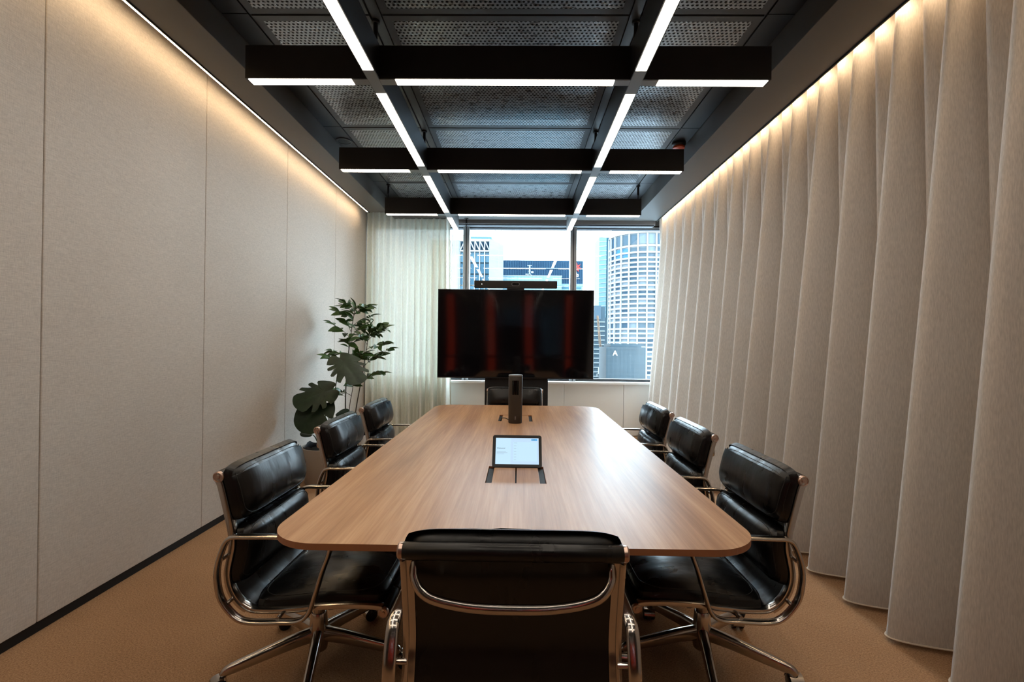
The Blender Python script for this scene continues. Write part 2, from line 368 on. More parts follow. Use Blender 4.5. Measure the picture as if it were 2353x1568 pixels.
struct(B().box(XL, XL+.132, YF, 6.27, SO+.10, SO+.11).build('trim_7', MT['black']))
# slot light along the fabric wall
t = thing('cove_light', 'thin warm strip light in the slot above the beige fabric wall', 'light', (XL+.122, 0, SO))
B().box(-.012, .010, YF+.05, 6.25, .004, .030).build('channel', MT['blackmetal'], t)
B().box(-.006, .004, YF+.05, 6.25, -.002, .0035).build('led_strip', MT['wash'], t)
t = thing('cove_light', 'warm strip light hidden in the slot above the long linen curtain', 'light', (1.889, 0, SO+.045))
B().box(-.016, .012, YF+.05, 6.5, .004, .03).build('channel', MT['blackmetal'], t)
B().box(-.004, .008, YF+.05, 6.5, -.002, .0035).build('led_strip', MT['washc'], t)
t = thing('curtain_track', 'black curtain track in the slot over the long linen curtain', 'curtain track', (1.985, 0, CE-.03))
B().box(-.012, .012, YF+.05, 6.7, .01, .03).box(-.008, .008, YF+.05, 6.7, 0, .01).build('rail', MT['blackmetal'], t)
# blind box
bb = t = thing('blind_box', 'grey roller blind box fixed above the window', 'blind', (0, 6.72, 2.94))
B().box(-.93, 1.86, -.07, .09, 0, .085).build('casing', MT['frame'], t, bevel=.004)
B().box(-.92, 1.85, -.06, .0, -.014, 0).build('bottom_rail', MT['framedark'], t, bevel=.002)
B().box(-.93, 1.86, -.07, .09, .085, .2).build('top_rail', MT['sill'], t)
# ceiling light grid
ZB, HB, BW = 2.80, .19, .036
lg = thing('ceiling_light_grid', 'black suspended grid of linear ceiling lights over the table', 'ceiling light', (-.085, 4.2, CE))
ox, oy, oz = -.085, 4.2, CE
LX = (-.845, .655); CY = (-.115, 1.33, 2.775, 4.22, 5.665); LY0, LY1 = -.85, 6.40; CX0, CX1 = -1.58, 1.41
for x in LX: B().box(x-BW-ox, x+BW-ox, LY0-oy, LY1-oy, ZB-oz, ZB+HB-oz).build('long_beam', MT['blackmetal'], lg)
for y in CY:
    xs = [CX0]+[v for x in LX for v in (x-BW, x+BW)]+[CX1]
    for a, b in zip(xs[::2], xs[1::2]): B().box(a-ox, b-ox, y-BW-oy, y+BW-oy, ZB-oz, ZB+HB-oz).build('cross_beam', MT['blackmetal'], lg)
J = .125; DW = .029
def plate(x0, x1, y0, y1, nm, m_, z=.003): B().box(x0-ox, x1-ox, y0-oy, y1-oy, ZB-z-oz, ZB+.001-oz).build(nm, m_, lg)
for x in LX:
    ys = [LY0+.01]+[v for y in CY for v in (y-J, y+J)]+[LY1-.01]
    for a, b in zip(ys[::2], ys[1::2]): plate(x-DW, x+DW, a, b, 'diffuser', MT['diffuser'])
    for y in CY: plate(x-DW-.003, x+DW+.003, y-J, y+J, 'joint_plate', MT['plate'], .002)
for y in CY:
    xs = [CX0+.015]+[v for x in LX for v in (x-J, x+J)]+[CX1-.015]
    for a, b in zip(xs[::2], xs[1::2]): plate(a, b, y-DW, y+DW, 'diffuser', MT['diffuser'])
    for x in LX:
        plate(x-J, x-DW-.004, y-DW, y+DW, 'joint_plate', MT['plate'], .0015); plate(x+DW+.004, x+J, y-DW, y+DW, 'joint_plate', MT['plate'], .0015)
    for x in ((CX0+.03, CX1-.03) if y > 5 else LX):
        B().lathe([(.024, CE-.016-oz), (.024, CE-.03-oz), (.013, CE-.032-oz), (.013, ZB+HB+.055-oz), (.006, ZB+HB+.05-oz), (.006, ZB+HB-oz)], 14, (x-ox, y-oy, 0)).build('suspension_rod', MT['blackmetal'], lg, 40)
# detector and speaker
t = thing('smoke_detector', 'round black smoke detector with orange ring on the dark ceiling', 'detector', (1.455, 4.46, CE-.012))
B().lathe([(.062, 0), (.062, -.02), (.05, -.035)], 28).build('housing', MT['blackmetal'], t, 35)
B().lathe([(.05, -.033), (.054, -.04), (.052, -.052), (.03, -.062)], 28).build('lens_ring', MT['orange'], t, 35)
t = thing('ceiling_speaker', 'flush round black speaker grille in the ceiling border above the fabric wall', 'speaker', (-1.635, 4.45, CE-.012))
B().lathe([(.072, 0), (.072, -.008), (.06, -.010), (.058, -.004)], 32).build('trim_ring', MT['rail'], t, 35)
B().lathe([(.056, -.001), (.056, -.006), (.03, -.009)], 32).build('grille', MT['blackmetal'], t, 35)
t = thing('sprinkler', 'small black sprinkler head hanging in front of the window blind box', 'sprinkler', (-.725, 6.55, SO))
B().lathe([(.03, 0), (.03, -.008), (.012, -.012), (.012, -.06), (.02, -.062), (.02, -.07)], 16).build('head', MT['blackmetal'], t, 35)
B().lathe([(.005, -.068), (.005, -.10), (.018, -.102), (.018, -.106)], 12).build('deflector', MT['blackmetal'], t, 35)

# ------------------------------------------------------------------ curtains
def wave_curtain(name, m, n_u, n_v, fn, hemfn, label, cat='curtain'):
    root = thing(name, label, cat, fn(.5, 1.0))
    o0 = Vector(root.location)
    v = []; f = []
    for j in range(n_v+1):
        for i in range(n_u+1): v.append(Vector(fn(i/n_u, j/n_v))-o0)
    w = n_u+1
    for j in range(n_v):
        for i in range(n_u): f.append((j*w+i, j*w+i+1, (j+1)*w+i+1, (j+1)*w+i))
    link('drape', mesh('drape', v, f, 180), m, root)
    B().sweep([Vector(fn(i/n_u, 1.0))-o0+Vector((0, 0, .004)) for i in range(0, n_u+1)], (.004, .006), 6, hint=(0, 0, 1)).build('hem', hemfn, root, 180)
    return root
amp = [.82+.36*rnd.random() for _ in range(80)]; jit = [(rnd.random()-.5)*.05 for _ in range(80)]
def cfn(u, t):
    y = -1.25+7.95*u; PB = .31
    k = y/PB; i = int(math.floor(k))+10; fr_ = k-math.floor(k)
    s_ = fr_*fr_*(3-2*fr_)
    a = amp[i]*(1-s_)+amp[i+1]*s_; j = jit[i]*(1-s_)+jit[i+1]*s_
    ph = 2*PI*(k+j*t)
    x = 1.995-.080*math.cos(2*ph)*(1-.45*t)-(t**1.1)*(.135+.15*a*math.cos(ph))
    yy = y+.020*math.sin(2*ph)*(1-t)+.035*math.sin(ph)*t
    if y > 6.2: x += (y-6.2)*.12*t
    z = 3.14*(1-t)+.018*t
    return (x, yy, z)
wave_curtain('long_curtain', MT['curtain'], 1300, 26, cfn, MT['hem'], 'floor-length beige linen curtain with deep folds covering the whole side wall')
amp2 = [.6+.8*rnd.random() for _ in range(60)]
def vfn(u, t):
    x = -2.098+1.143*u; k = x/.082; i = int(math.floor(k))+40; q = k-math.floor(k); s_ = q*q*(3-2*q)
    a = amp2[i]*(1-s_)+amp2[i+1]*s_
    ph = 2*PI*k
    y = 6.60+.052*a*math.sin(ph)*(.6+.4*t)+.012*math.sin(ph*.37+2*t)
    xx = x+.02*math.sin(ph*.5+1.3)*t*min(1, u*10) + (.03*t if u > .9 else 0)*(u-.9)*10
    return (xx, y, 3.10*(1-t)+.018*t)
wave_curtain('window_curtain', MT['voile'], 420, 16, vfn, MT['cord'], 'sheer white voile curtain hanging in the corner beside the window')
B().sweep(spline([(x, y-6.72, z-2.94) for x, y, z in ((-.925, 6.70, 2.95), (-.955, 6.70, 1.6), (-.95, 6.70, .9), (-.945, 6.695, .55), (-.915, 6.69, .36), (-.935, 6.69, .34), (-.955, 6.69, .5), (-.96, 6.69, .9))], 8), .004, 6).build('pull_cord', MT['cord'], bb, 60)

# ------------------------------------------------------------------ table
TX0, TX1, TY0, TY1, TZ = -.735, .712, 1.355, 4.425, .73
tb = thing('meeting_table', 'long oak meeting table with rounded corners and power hatches', 'table', (-.012, 2.89, 0))
HOLES = [(-.130, .120, 1.968, 2.235), (-.143, .110, 3.525, 3.83)]
def tabletop():
    bm = bmesh.new(); loops = [roundrect(TX0, TX1, TY0, TY1, .16, 14)]
    loops += [[(a, c), (b, c), (b, d), (a, d)] for a, b, c, d in HOLES]
    es = []
    for L in loops:
        vs = [bm.verts.new((x+.012, y-2.89, TZ)) for x, y in L]
        es += [bm.edges.new((vs[i], vs[(i+1) % len(vs)])) for i in range(len(vs))]
    bmesh.ops.triangle_fill(bm, edges=es, use_beauty=True, use_dissolve=False)
    r = bmesh.ops.extrude_face_region(bm, geom=list(bm.faces))
    bmesh.ops.translate(bm, verts=[v for v in r['geom'] if isinstance(v, bmesh.types.BMVert)], vec=(0, 0, -.019))
    bmesh.ops.recalc_face_normals(bm, faces=bm.faces)
    me = bpy.data.meshes.new('tabletop'); bm.to_mesh(me); bm.free(); return me
tt = link('tabletop', tabletop(), [MT['wood'], MT['edge']], tb)
for p_ in tt.data.polygons:
    if abs(p_.normal.z) < .5: p_.material_index = 1
for (a, b, c, d), two in zip(HOLES, (True, False)):
    a, b, c, d = a+.012, b+.012, c-2.89, d-2.89
    B().box(a-.004, b+.004, c-.004, d+.004, TZ-.12, TZ-.115).box(a-.004, a, c-.004, d+.004, TZ-.115, TZ-.0195).box(b, b+.004, c-.004, d+.004, TZ-.115, TZ-.0195).box(a, b, c-.004, c, TZ-.115, TZ-.0195).box(a, b, d, d+.004, TZ-.115, TZ-.0195).build('power_box', MT['black'], tb)
    s_ = .026
    for x0 in (a+.001, b-s_+.001): B().box(x0, x0+s_-.002, c+.002, d-.002, TZ-.018, TZ-.008).build('slot_shade_strip', MT['black'], tb)  # black strips added just under the surface so the hatch slots look shaded
    if two:
        mid = (a+b)/2
        for x0, x1 in ((a+s_, mid-.003), (mid+.003, b-s_)): B().box(x0, x1, c+.003, d-.02, TZ-.016, TZ-.001).build('hatch_flap', MT['wood'], tb, bevel=.001)
    else: B().box(a+s_, b-s_, c+.003, d-.003, TZ-.016, TZ-.001).build('hatch_flap', MT['wood'], tb, bevel=.001)
for y in (-.85, .85):
    p_ = B().box(-.19, .19, y-.06, y+.06, .03, TZ-.05).build('pedestal', MT['blackmetal'], tb, bevel=.01)
    B().box(-.30, .30, y-.11, y+.11, 0, .03).build('foot_plate', MT['blackmetal'], p_, bevel=.006)
B().box(-.25, .25, -1.1, 1.1, TZ-.05, TZ-.0195).build('under_frame', MT['blackmetal'], tb).scale = (1, 1, 1)

# ------------------------------------------------------------------ chairs
HUBU = .257
PROF = [(.014, .868), (.000, .816), (.010, .787), (.032, .70), (.049, .625), (.053, .574), (.045, .528), (.037, .475), (.047, .422), (.074, .378), (.115, .350), (.165, .345), (.227, .347), (.293, .353), (.372, .363), (.49, .369), (.575, .364), (.592, .345)]
PATH = [Vector((0, u-HUBU, z)) for u, z in PROF]
PATHS = spline(PATH, 6)
def path_at(pred0, pred1):   # sub-range of PATHS by index
    return PATHS[pred0:pred1+1]
def nearest(u, z):
    q = Vector((0, u-HUBU, z)); return min(range(len(PATHS)), key=lambda i: (PATHS[i]-q).length)
def pad_mesh(name, i0, i1, hw, T, na=22, nb=26, wr=0.0, seed=0, base=.006, dome=.0):
    pts = PATHS[i0:i1+1]
    L = [0]
    for p, q in zip(pts[:-1], pts[1:]): L.append(L[-1]+(q-p).length)
    def at(s):
        s = min(max(s, 0), 1)*L[-1]
        for k in range(len(L)-1):
            if L[k+1] >= s or k == len(L)-2:
                f_ = (s-L[k])/(L[k+1]-L[k]); p = pts[k].lerp(pts[k+1], f_); break
        d = (pts[min(k+2, len(pts)-1)]-pts[max(k-1, 0)]).normalized(); return p, d
    v = []; f = []
    ga = [math.sin(PI/2*(2*i/na-1)) for i in range(na+1)]; gb = [math.sin(PI/2*(2*i/nb-1)) for i in range(nb+1)]
    def ee(a, b): return (max(0, 1-abs(a)**3.2)**.46)*(max(0, 1-abs(b)**7)**.42)
    def hh(a, b):
        e = ee(a, b); h = base+T*e*(1+dome*(1-b*b)*(1-a*a))
        if wr: h += wr*e*noise.noise(Vector((b*7+seed, a*1.3+b*1.5, seed*3.1)))*(.4+.6*(1-abs(b)))
        return h
    def warp(a, b): return a*(1-.10*abs(b)**9), b*(1-.045*abs(a)**7)
    for side in (1, 0):
        for a in ga:
            for b in gb:
                a2, b2 = warp(a, b); p, d = at((a2+1)/2)
                nrm = Vector((0, -d.z, d.y))      # points to the sitter
                q = p+nrm*(hh(a, b) if side else base-.003+.42*T*(1-ee(a, b)))
                v.append((b2*hw*(1 if side else .985), q.y, q.z))
    w = nb+1; N = (na+1)*w
    for s_ in (0, 1):
        for i in range(na):
            for j in range(nb):
                q = (s_*N+i*w+j, s_*N+i*w+j+1, s_*N+(i+1)*w+j+1, s_*N+(i+1)*w+j)
                f.append(q if s_ == 0 else q[::-1])
    rim = [i for i in range(w)]+[i*w+nb for i in range(1, na+1)]+[na*w+j for j in range(nb-1, -1, -1)]+[i*w for i in range(na-1, 0, -1)]
    for k in range(len(rim)):
        a, b = rim[k], rim[(k+1) % len(rim)]; f.append((a, b, b+N, a+N))
    me = mesh(name, v, f); fix(me); smooth(me, 70)
    # seam line around the crest
    seam = []
    for k in range(64):
        th = 2*PI*k/64; c, s_ = math.cos(th), math.sin(th)
        a = math.copysign(abs(s_)**.28, s_)*.90; b = math.copysign(abs(c)**.28, c)*.955
        a2, b2 = warp(a, b); p, d = at((a2+1)/2); nrm = Vector((0, -d.z, d.y))
        q = p+nrm*(hh(a, b)+.0006); seam.append((b2*hw, q.y, q.z))
    return me, B().sweep(seam, .0016, 6, closed=True).mesh('piping', 180)

def arm_pts():
    raw = [(.126, .620), (.068, .6165), (.042, .587), (.022, .522), (.020, .464), (.037, .399), (.085, .343), (.137, .326), (.24, .328), (.300, .332), (.338, .358), (.364, .432), (.385, .503), (.408, .568), (.409, .600), (.385, .619), (.30, .621), (.20, .621)]
    return spline([(0, u-HUBU, z) for u, z in raw], 5, True)
CH = {}
FX = .247
def build_chair_meshes():
    P = PATHS
    rib = B().sweep(P[4:], (.017, .010), 10, sq=4).mesh('side_frame', 50); CH['rib'] = rib
    # bead along the outer face of the rib
    CH['bead'] = B().sweep([p+Vector((0, -.004, -.004)) for p in P[8:60]], (.007, .014), 8, sq=3).mesh('groove', 50)
    sl = B(); n = len(P); vs = []; fs = []
    for i in range(4, n):
        d = (P[min(i+1, n-1)]-P[i-1]).normalized(); nr = Vector((0, -d.z, d.y))
        for off in (.003, -.003):
            for x in (-.238, .238): vs.append((x, P[i].y+nr.y*off, P[i].z+nr.z*off))
    for i in range(n-5):
        k = i*4; fs += [(k, k+1, k+5, k+4), (k+2, k+6, k+7, k+3), (k, k+4, k+6, k+2), (k+1, k+3, k+7, k+5)]
    fs += [(0, 2, 3, 1), ((n-5)*4, (n-5)*4+1, (n-5)*4+3, (n-5)*4+2)]
    CH['sling'] = sl.add(vs, fs).mesh('sling', 50)
    i_top = 1; i_a = nearest(.044, .652); i_b = nearest(.047, .638); i_c = nearest(.052, .425); i_d = nearest(.105, .352); i_e = nearest(.58, .362)
    CH['up'] = pad_mesh('upper_back_pad', i_top, i_a, .258, .074, wr=.007, base=.012, seed=2.3, dome=.12)
    CH['lo'] = pad_mesh('lower_back_pad', i_b, i_c, .256, .060, base=.012, wr=.003, seed=5.1, dome=.12)
    CH['seat'] = pad_mesh('seat_pad', i_d, i_e, .243, .060, wr=.006, seed=8.4, dome=.15, na=30)
    CH['bar'] = B().lathe([(.017, -.258), (.0205, -.252), (.0215, 0), (.0205, .252), (.017, .258)], 20, (0, -HUBU, .816), 'x').mesh('top_bar', 40)
    CH['cap'] = B().lathe([(.0195, 0), (.0195, .008), (.016, .012), (.0155, .009), (.007, .009), (.006, .013), (.003, .013)], 20, (0, 0, 0), 'x').mesh('end_cap', 30)
    CH['fbar'] = B().lathe([(.017, -.258), (.0195, -.252), (.0195, .252), (.017, .258)], 18, (0, .590-HUBU, .348), 'x').mesh('front_bar', 40)
    CH['arm'] = B().sweep(arm_pts(), (.0165, .0078), 12, closed=True, sq=2.6).mesh('armrest', 60)
    CH['peg'] = B().lathe([(.007, 0), (.007, .04)], 12, (0, 0, 0), 'x').mesh('arm_peg', 40)
    br = spline([(-.236, .012-HUBU, .785), (-.222, -.006-HUBU, .742), (-.185, -.020-HUBU, .716), (-.10, -.028-HUBU, .702), (0, -.030-HUBU, .699), (.10, -.028-HUBU, .702), (.185, -.020-HUBU, .716), (.222, -.006-HUBU, .742), (.236, .012-HUBU, .785)], 5)
    r_ = [(.020, .008) if (i < 3 or i > len(br)-4) else (.0125, .009) for i in range(len(br))]
    CH['brace'] = B().sweep(br, r_, 12, hint=(0, 0, 1)).mesh('back_brace', 60)
    sb = spline([(-.238, .22-HUBU, .345), (-.15, .23-HUBU, .325), (0, .257-HUBU, .318), (.15, .23-HUBU, .325), (.238, .22-HUBU, .345)], 5)
    sb2 = spline([(-.238, .40-HUBU, .355), (-.15, .33-HUBU, .328), (0, .28-HUBU, .318), (.15, .33-HUBU, .328), (.238, .40-HUBU, .355)], 5)
    CH['sbr'] = B().sweep(sb, (.012, .018), 10, hint=(0, 0, 1)).sweep(sb2, (.012, .018), 10, hint=(0, 0, 1)).mesh('seat_brace', 60)
    CH['mech'] = B().box(-.045, .045, -.05, .06, .265, .315).mesh('tilt_mechanism', 30, .012, 3)
    CH['knob'] = B().lathe([(.014, 0), (.016, .004), (.016, .13), (.021, .135), (.021, .15), (.018, .153)], 16, (0, 0, 0), 'y').mesh('tension_knob', 35)
    CH['col'] = B().lathe([(.022, .16), (.026, .20), (.026, .27)], 20).mesh('column', 35)
    CH['hub'] = B().lathe([(.024, .050), (.034, .056), (.036, .07), (.036, .15), (.031, .20), (.029, .205)], 24).mesh('base_hub', 35)
    lp = spline([(.02, 0, .118), (.10, 0, .110), (.20, 0, .094), (.29, 0, .079), (.322, 0, .072), (.336, 0, .058)], 5)
    lr = [(.021-.009*i/(len(lp)-1), .030-.017*i/(len(lp)-1)) for i in range(len(lp))]
    lr[-1] = (.010, .009)
    CH['leg'] = B().sweep(lp, lr, 14, hint=(0, 1, 0), sq=2.8).mesh('leg', 60)
    cs = B()
    for s_ in (-1, 1): cs.lathe([(.022, s_*.008), (.027, s_*.010), (.027, s_*.022), (.022, s_*.026), (.008, s_*.027)], 18, (.012, 0, .0272), 'y')
    cs.lathe([(.006, .03), (.006, .07)], 10).box(.0, .022, -.008, .008, .02, .045)
    CH['caster'] = cs.mesh('caster', 40)
    hd = B()
    vs = []; fs = []; n1 = 10
    for s_ in (-.024, .024):
        for k in range(n1+1):
            a = PI*1.05*k/n1; vs.append((.012+.031*math.cos(a), s_, .0272+.031*math.sin(a)))
    for k in range(n1): fs.append((k, k+1, n1+2+k, n1+1+k))
    CH['hood'] = hd.add(vs, fs).mesh('hood', 60)
build_chair_meshes()
def chair(label, loc, rz, basephase, lift=0.0, group='black leather chairs around the meeting table'):
    t = thing('office_chair', label, 'chair', (loc[0], loc[1], 0), rz, group); Z = (0, 0, lift)
    L_ = lambda nm, key, m_, par=t, lc=Z: link(nm, CH[key] if not isinstance(CH[key], tuple) else CH[key][0], m_, par, lc)
    for s_ in (-1, 1):
        fr_ = L_('side_frame', 'rib', MT['chrome'], t, (s_*FX, 0, lift)); L_('groove', 'bead', MT['chrome'], fr_, (s_*.006, 0, 0))
        a_ = L_('armrest', 'arm', MT['chrome'], t, (s_*.290, 0, lift))
        
        for u, z in ((.032, .538), (.052, .385), (.23, .337)):
            b_ = L_('arm_peg', 'peg', MT['chrome'], a_, (0, u-HUBU, z)); b_.scale = (-s_, 1, 1)
    L_('sling', 'sling', MT['leather'])
    for nm, k in (('upper_back_pad', 'up'), ('lower_back_pad', 'lo'), ('seat_pad', 'seat')):
        p_ = L_(nm, k, MT['leather']); link('piping', CH[k][1], MT['pipe'], p_)
    tb_ = L_('top_bar', 'bar', MT['leather'])
    for s_ in (-1, 1):
        c_ = L_('end_cap', 'cap', MT['capm'], tb_, (s_*.254, -HUBU, .816)); c_.scale = (s_, 1, 1)
    fb_ = L_('front_bar', 'fbar', MT['leather'])
    for s_ in (-1, 1):
        c_ = L_('end_cap', 'cap', MT['capm'], fb_, (s_*.254, .590-HUBU, .348)); c_.scale = (s_, 1, 1)
    L_('back_brace', 'brace', MT['chrome']); L_('seat_brace', 'sbr', MT['chrome']); L_('tilt_mechanism', 'mech', MT['rubber'])
    k_ = L_('tension_knob', 'knob', MT['rubber'], t, (.0, -.02, .285+lift)); k_.rotation_euler = (math.radians(-28), 0, math.radians(155))
    L_('column', 'col', MT['chrome']); L_('base_hub', 'hub', MT['chrome'], t, (0, 0, 0))
    for k in range(5):
        a = math.radians(basephase)+2*PI*k/5-rz
        lg_ = L_('leg', 'leg', MT['chrome'], t, (0, 0, 0)); lg_.rotation_euler = (0, 0, a)
        c_ = L_('caster', 'caster', MT['rubber'], lg_, (.336, 0, 0)); c_.rotation_euler = (0, 0, .7+1.9*k)
        h_ = L_('caster_hood', 'hood', MT['chrome'], lg_, (.336, 0, 0)); h_.rotation_euler = (0, 0, .7+1.9*k)
    return t
chair('black leather office chair with its back turned, at the table end opposite the television', (-.008, 1.12+HUBU), 0, 10)
chair('black leather office chair at the table end in front of the television', (-.03, 4.565-HUBU+.02), PI, 30, .03)
for (x, y, ph), w_ in zip(((1.026, 2.01, 42), (1.026, 2.79, 20), (1.056, 3.59, 5)), ('farthest from the window', 'middle of the row', 'nearest the window')):
    chair('black leather chair on the linen curtain side of the table, '+w_, (x-HUBU, y), PI/2, ph)
for (x, y, ph), w_ in zip(((-1.054, 1.955, -4), (-1.085, 2.865, 33), (-1.10, 3.65, 12)), ('farthest from the window', 'middle of the row', 'nearest the window')):
    chair('black leather chair on the fabric wall side of the table, '+w_, (x+HUBU, y), -PI/2, ph)

# ------------------------------------------------------------------ things on the table
t = thing('speaker_tower', 'tall graphite cylindrical camera speaker standing on the table', 'speaker', (-.018, 3.462, TZ))
B().lathe([(.046, 0), (.049, .004), (.0505, .30), (.0505, .326), (.047, .334)], 40).build('body', MT['spk'], t, 40)
B().lathe([(.0475, .333), (.0505, .336), (.049, .343), (.043, .345)], 40).build('top_cap', MT['plate'], t, 40)
vs = []; fs = []
for k in range(9):
    a = -PI/2+(-.48+.96*k/8)
    for r in (.0500, .0515):
        for z in (.205, .305): vs.append((r*math.cos(a), r*math.sin(a), z))
for k in range(8):
    i = k*4; fs += [(i+2, i+6, i+7, i+3), (i, i+1, i+5, i+4), (i, i+4, i+6, i+2), (i+1, i+3, i+7, i+5)]
fs += [(0, 2, 3, 1), (32, 33, 35, 34)]
B().add(vs, fs).build('lens_window', MT['lens'], t, 40)
text_mesh('lettering', 'neat.', .014, MT['greyink'], t, Matrix.Translation((.004, -.0515, .028)) @ FRONT @ Matrix.Rotation(PI/2, 4, 'Z'), .0002)
o = B().sweep(spline([(-.060, 3.475, TZ+.012), (-.075, 3.50, TZ+.020), (-.100, 3.52, TZ+.024), (-.118, 3.545, TZ+.014), (-.128, 3.56, TZ-.02), (-.13, 3.565, TZ-.06)], 6), .0032, 8).build('cable', MT['rubber'], None, 60)
tag(o, 'short black cable looping from the speaker tower into the table hatch', 'cable')
t = thing('tablet', 'small black tablet propped up on the table showing a welcome screen', 'tablet', (-.001, 2.222, TZ+.001)); t.rotation_euler = (math.radians(-30), 0, 0)
TW, TH = .1135, .150
L = roundrect(-TW, TW, 0, TH, .009, 6)
def slab(L, y0, y1):
    n = len(L); return B().add([(x, y0, z) for x, z in L]+[(x, y1, z) for x, z in L], [tuple(range(n)), tuple(range(2*n-1, n-1, -1))]+[(i, (i+1) % n, n+(i+1) % n, n+i) for i in range(n)])
slab(L, 0, .009).build('body', MT['bezel'], t, bevel=.0015)
scr = slab([(-.1005, .0125), (.1005, .0125), (.1005, .1375), (-.1005, .1375)], -.0006, 0).build('screen', MT['tablet'], t)
slab([(-.03, .0125), (.1005, .0125), (.1005, .1375), (-.03, .1375)], -.0009, -.0006).build('list_panel', MT['tabl2'], scr)
slab([(-.018, .026), (.092, .026), (.092, .118), (-.018, .118)], -.0012, -.0009).build('list_card', MT['tablet'], scr)
slab(roundrect(.066, .094, .1245, .1335, .002, 3), -.0014, -.0009).build('button', MT['tabbtn'], scr)
T_ = lambda s_, x, z, sz, m_, nm='screen_text', b=0.0: text_mesh(nm, s_, sz, m_, scr, Matrix.Translation((x, -.0016, z)) @ FRONT, 0, 'LEFT', b)
T_('Welcome!', -.095, .0845, .0092, MT['ink'], b=.0001)
for k, (x0, x1) in enumerate(((-.095, -.052), (-.095, -.045), (-.095, -.060))): slab([(x0, .0705-.0055*k), (x1, .0705-.0055*k), (x1, .0725-.0055*k), (x0, .0725-.0055*k)], -.0009, -.0006).build('text_line', MT['ink2'], scr)
for k in range(7): slab([(-.015, .112-.0133*k), (-.015+(.015 if k == 0 else .011), .112-.0133*k), (-.015+(.015 if k == 0 else .011), .1137-.0133*k), (-.015, .1137-.0133*k)], -.0015, -.0012).build('text_line', MT['ink2'], scr)
slab([(.070, .1282), (.084, .1282), (.084, .1298), (.070, .1298)], -.0016, -.0014).build('text_line', MT['whiteink'], scr)
stand = B().add([(-.03, .009, .02), (.03, .009, .02), (.03, .009, .09), (-.03, .009, .09), (-.03, .052, .030), (.03, .052, .030)], [(0, 1, 2, 3), (0, 4, 5, 1), (4, 3, 2, 5), (0, 3, 4), (1, 5, 2)]).build('stand', MT['bezel'], t)

# ------------------------------------------------------------------ television
t = thing('television', 'large black television, switched off, on a black floor stand before the window', 'television', (-.035, 5.60, 0))
B().box(-.905, .905, 0, .06, .89, 1.92).build('cabinet', MT['bezel'], t, bevel=.004)
B().box(-.895, .895, -.003, 0, .905, 1.912).build('screen', MT['screen'], t)
st = B().box(-.355, .385, .07, .17, .012, 1.55).build('stand_column', MT['blackmetal'], t, bevel=.004)
B().box(-.55, .58, -.25, .38, 0, .012).build('base_plate', MT['blackmetal'], st, bevel=.004)
t = thing('video_bar', 'slim charcoal video bar with centre camera on top of the television', 'video bar', (-.04, 5.60, 1.92))
B().box(-.48, .48, -.025, .055, .018, .100).build('body', MT['bar'], t, 40, .006, 3)
B().box(-.10, .10, -.01, .045, 0, .018).build('foot', MT['blackmetal'], t, bevel=.003)
ln = slab(roundrect(-.047, .047, .040, .080, .019, 6), -.0285, -.024).build('camera_ring', MT['plate'], t)
slab(roundrect(-.041, .041, .0445, .0755, .015, 6), -.0305, -.028).build('lens', MT['lens'], ln)
B().lathe([(.004, -.027), (.004, -.0245)], 10, (-.39, 0, .058), 'y').build('status_light', MT['dot'], t)

# ------------------------------------------------------------------ plants
def pot(label, x, y, r, h, group=None):
    t = thing('plant_pot', label, 'pot', (x, y, 0))
    B().lathe([(r*.80, 0), (r*.84, .01), (r, h), (r*.985, h+.004), (r*.93, h), (r*.92, h-.05), (.02, h-.05)], 40).build('body', MT['pot'], t, 40)
    ls = B(); vs = []; fs = []
    n = 36
    for k in range(n):
        a = 2*PI*k/n; q = .012*math.sin(5*a)+.010*math.sin(9*a+1)
        vs += [(r*.915*math.cos(a), r*.915*math.sin(a), h-.045), (r*.90*math.cos(a), r*.90*math.sin(a), h+.012+q), (r*.86*math.cos(a), r*.86*math.sin(a), h-.03)]
    for k in range(n):
        i, j = k*3, ((k+1) % n)*3; fs += [(i, j, j+1, i+1), (i+1, j+1, j+2, i+2), (i+2, j+2, j, i)]
    ls.add(vs, fs).build('liner', MT['liner'], t, 60)
    ls = B(); vs = [(0, 0, h-.03)]; fs = []
    for q in range(1, 5):
        for k in range(24):
            a = 2*PI*k/24; rr = r*.855*q/4; vs.append((rr*math.cos(a), rr*math.sin(a), h-.035+.012*noise.noise(Vector((rr*30*math.cos(a), rr*30*math.sin(a), x)))))
    for k in range(24): fs.append((0, 1+k, 1+(k+1) % 24))
    for q in range(3):
        for k in range(24): fs.append((1+q*24+k, 1+q*24+(k+1) % 24, 1+(q+1)*24+(k+1) % 24, 1+(q+1)*24+k)[::-1])
    ls.add(vs, fs).build('soil', MT['soil'], t, 60)
    return t
POT1, POT2 = (-1.765, 4.45), (-1.745, 5.02)
pot('round beige-grey pot holding the broad-leaved monstera', *POT1, .215, .33)
pot('round beige-grey pot holding the tall slender tree, beside the voile curtain', *POT2, .19, .33)
def small_leaf():
    v = []; f = []; n = 8; Lh = .118; Wd = .030
    for i in range(n+1):
        s_ = i/n; w = Wd*math.sin(PI*min(1, s_*.97+.03))**.85*(1-.25*s_)+.0006; y = Lh*s_; z = -.030*s_*s_
        v += [(-w, y, z+w*.35), (0, y, z), (w, y, z+w*.35)]
    for i in range(n):
        k = i*3; f += [(k, k+1, k+4, k+3), (k+1, k+2, k+5, k+4)]
    me = mesh('leaf', v, f, 60)
    bm = bmesh.new(); bm.from_mesh(me); bmesh.ops.solidify(bm, geom=list(bm.faces), thickness=.0007); bm.to_mesh(me); bm.free(); smooth(me, 60); return me
LEAF = small_leaf()
tr = thing('potted_tree', 'tall slender indoor tree with small glossy green leaves beside the voile curtain', 'plant', (POT2[0], POT2[1], .295))
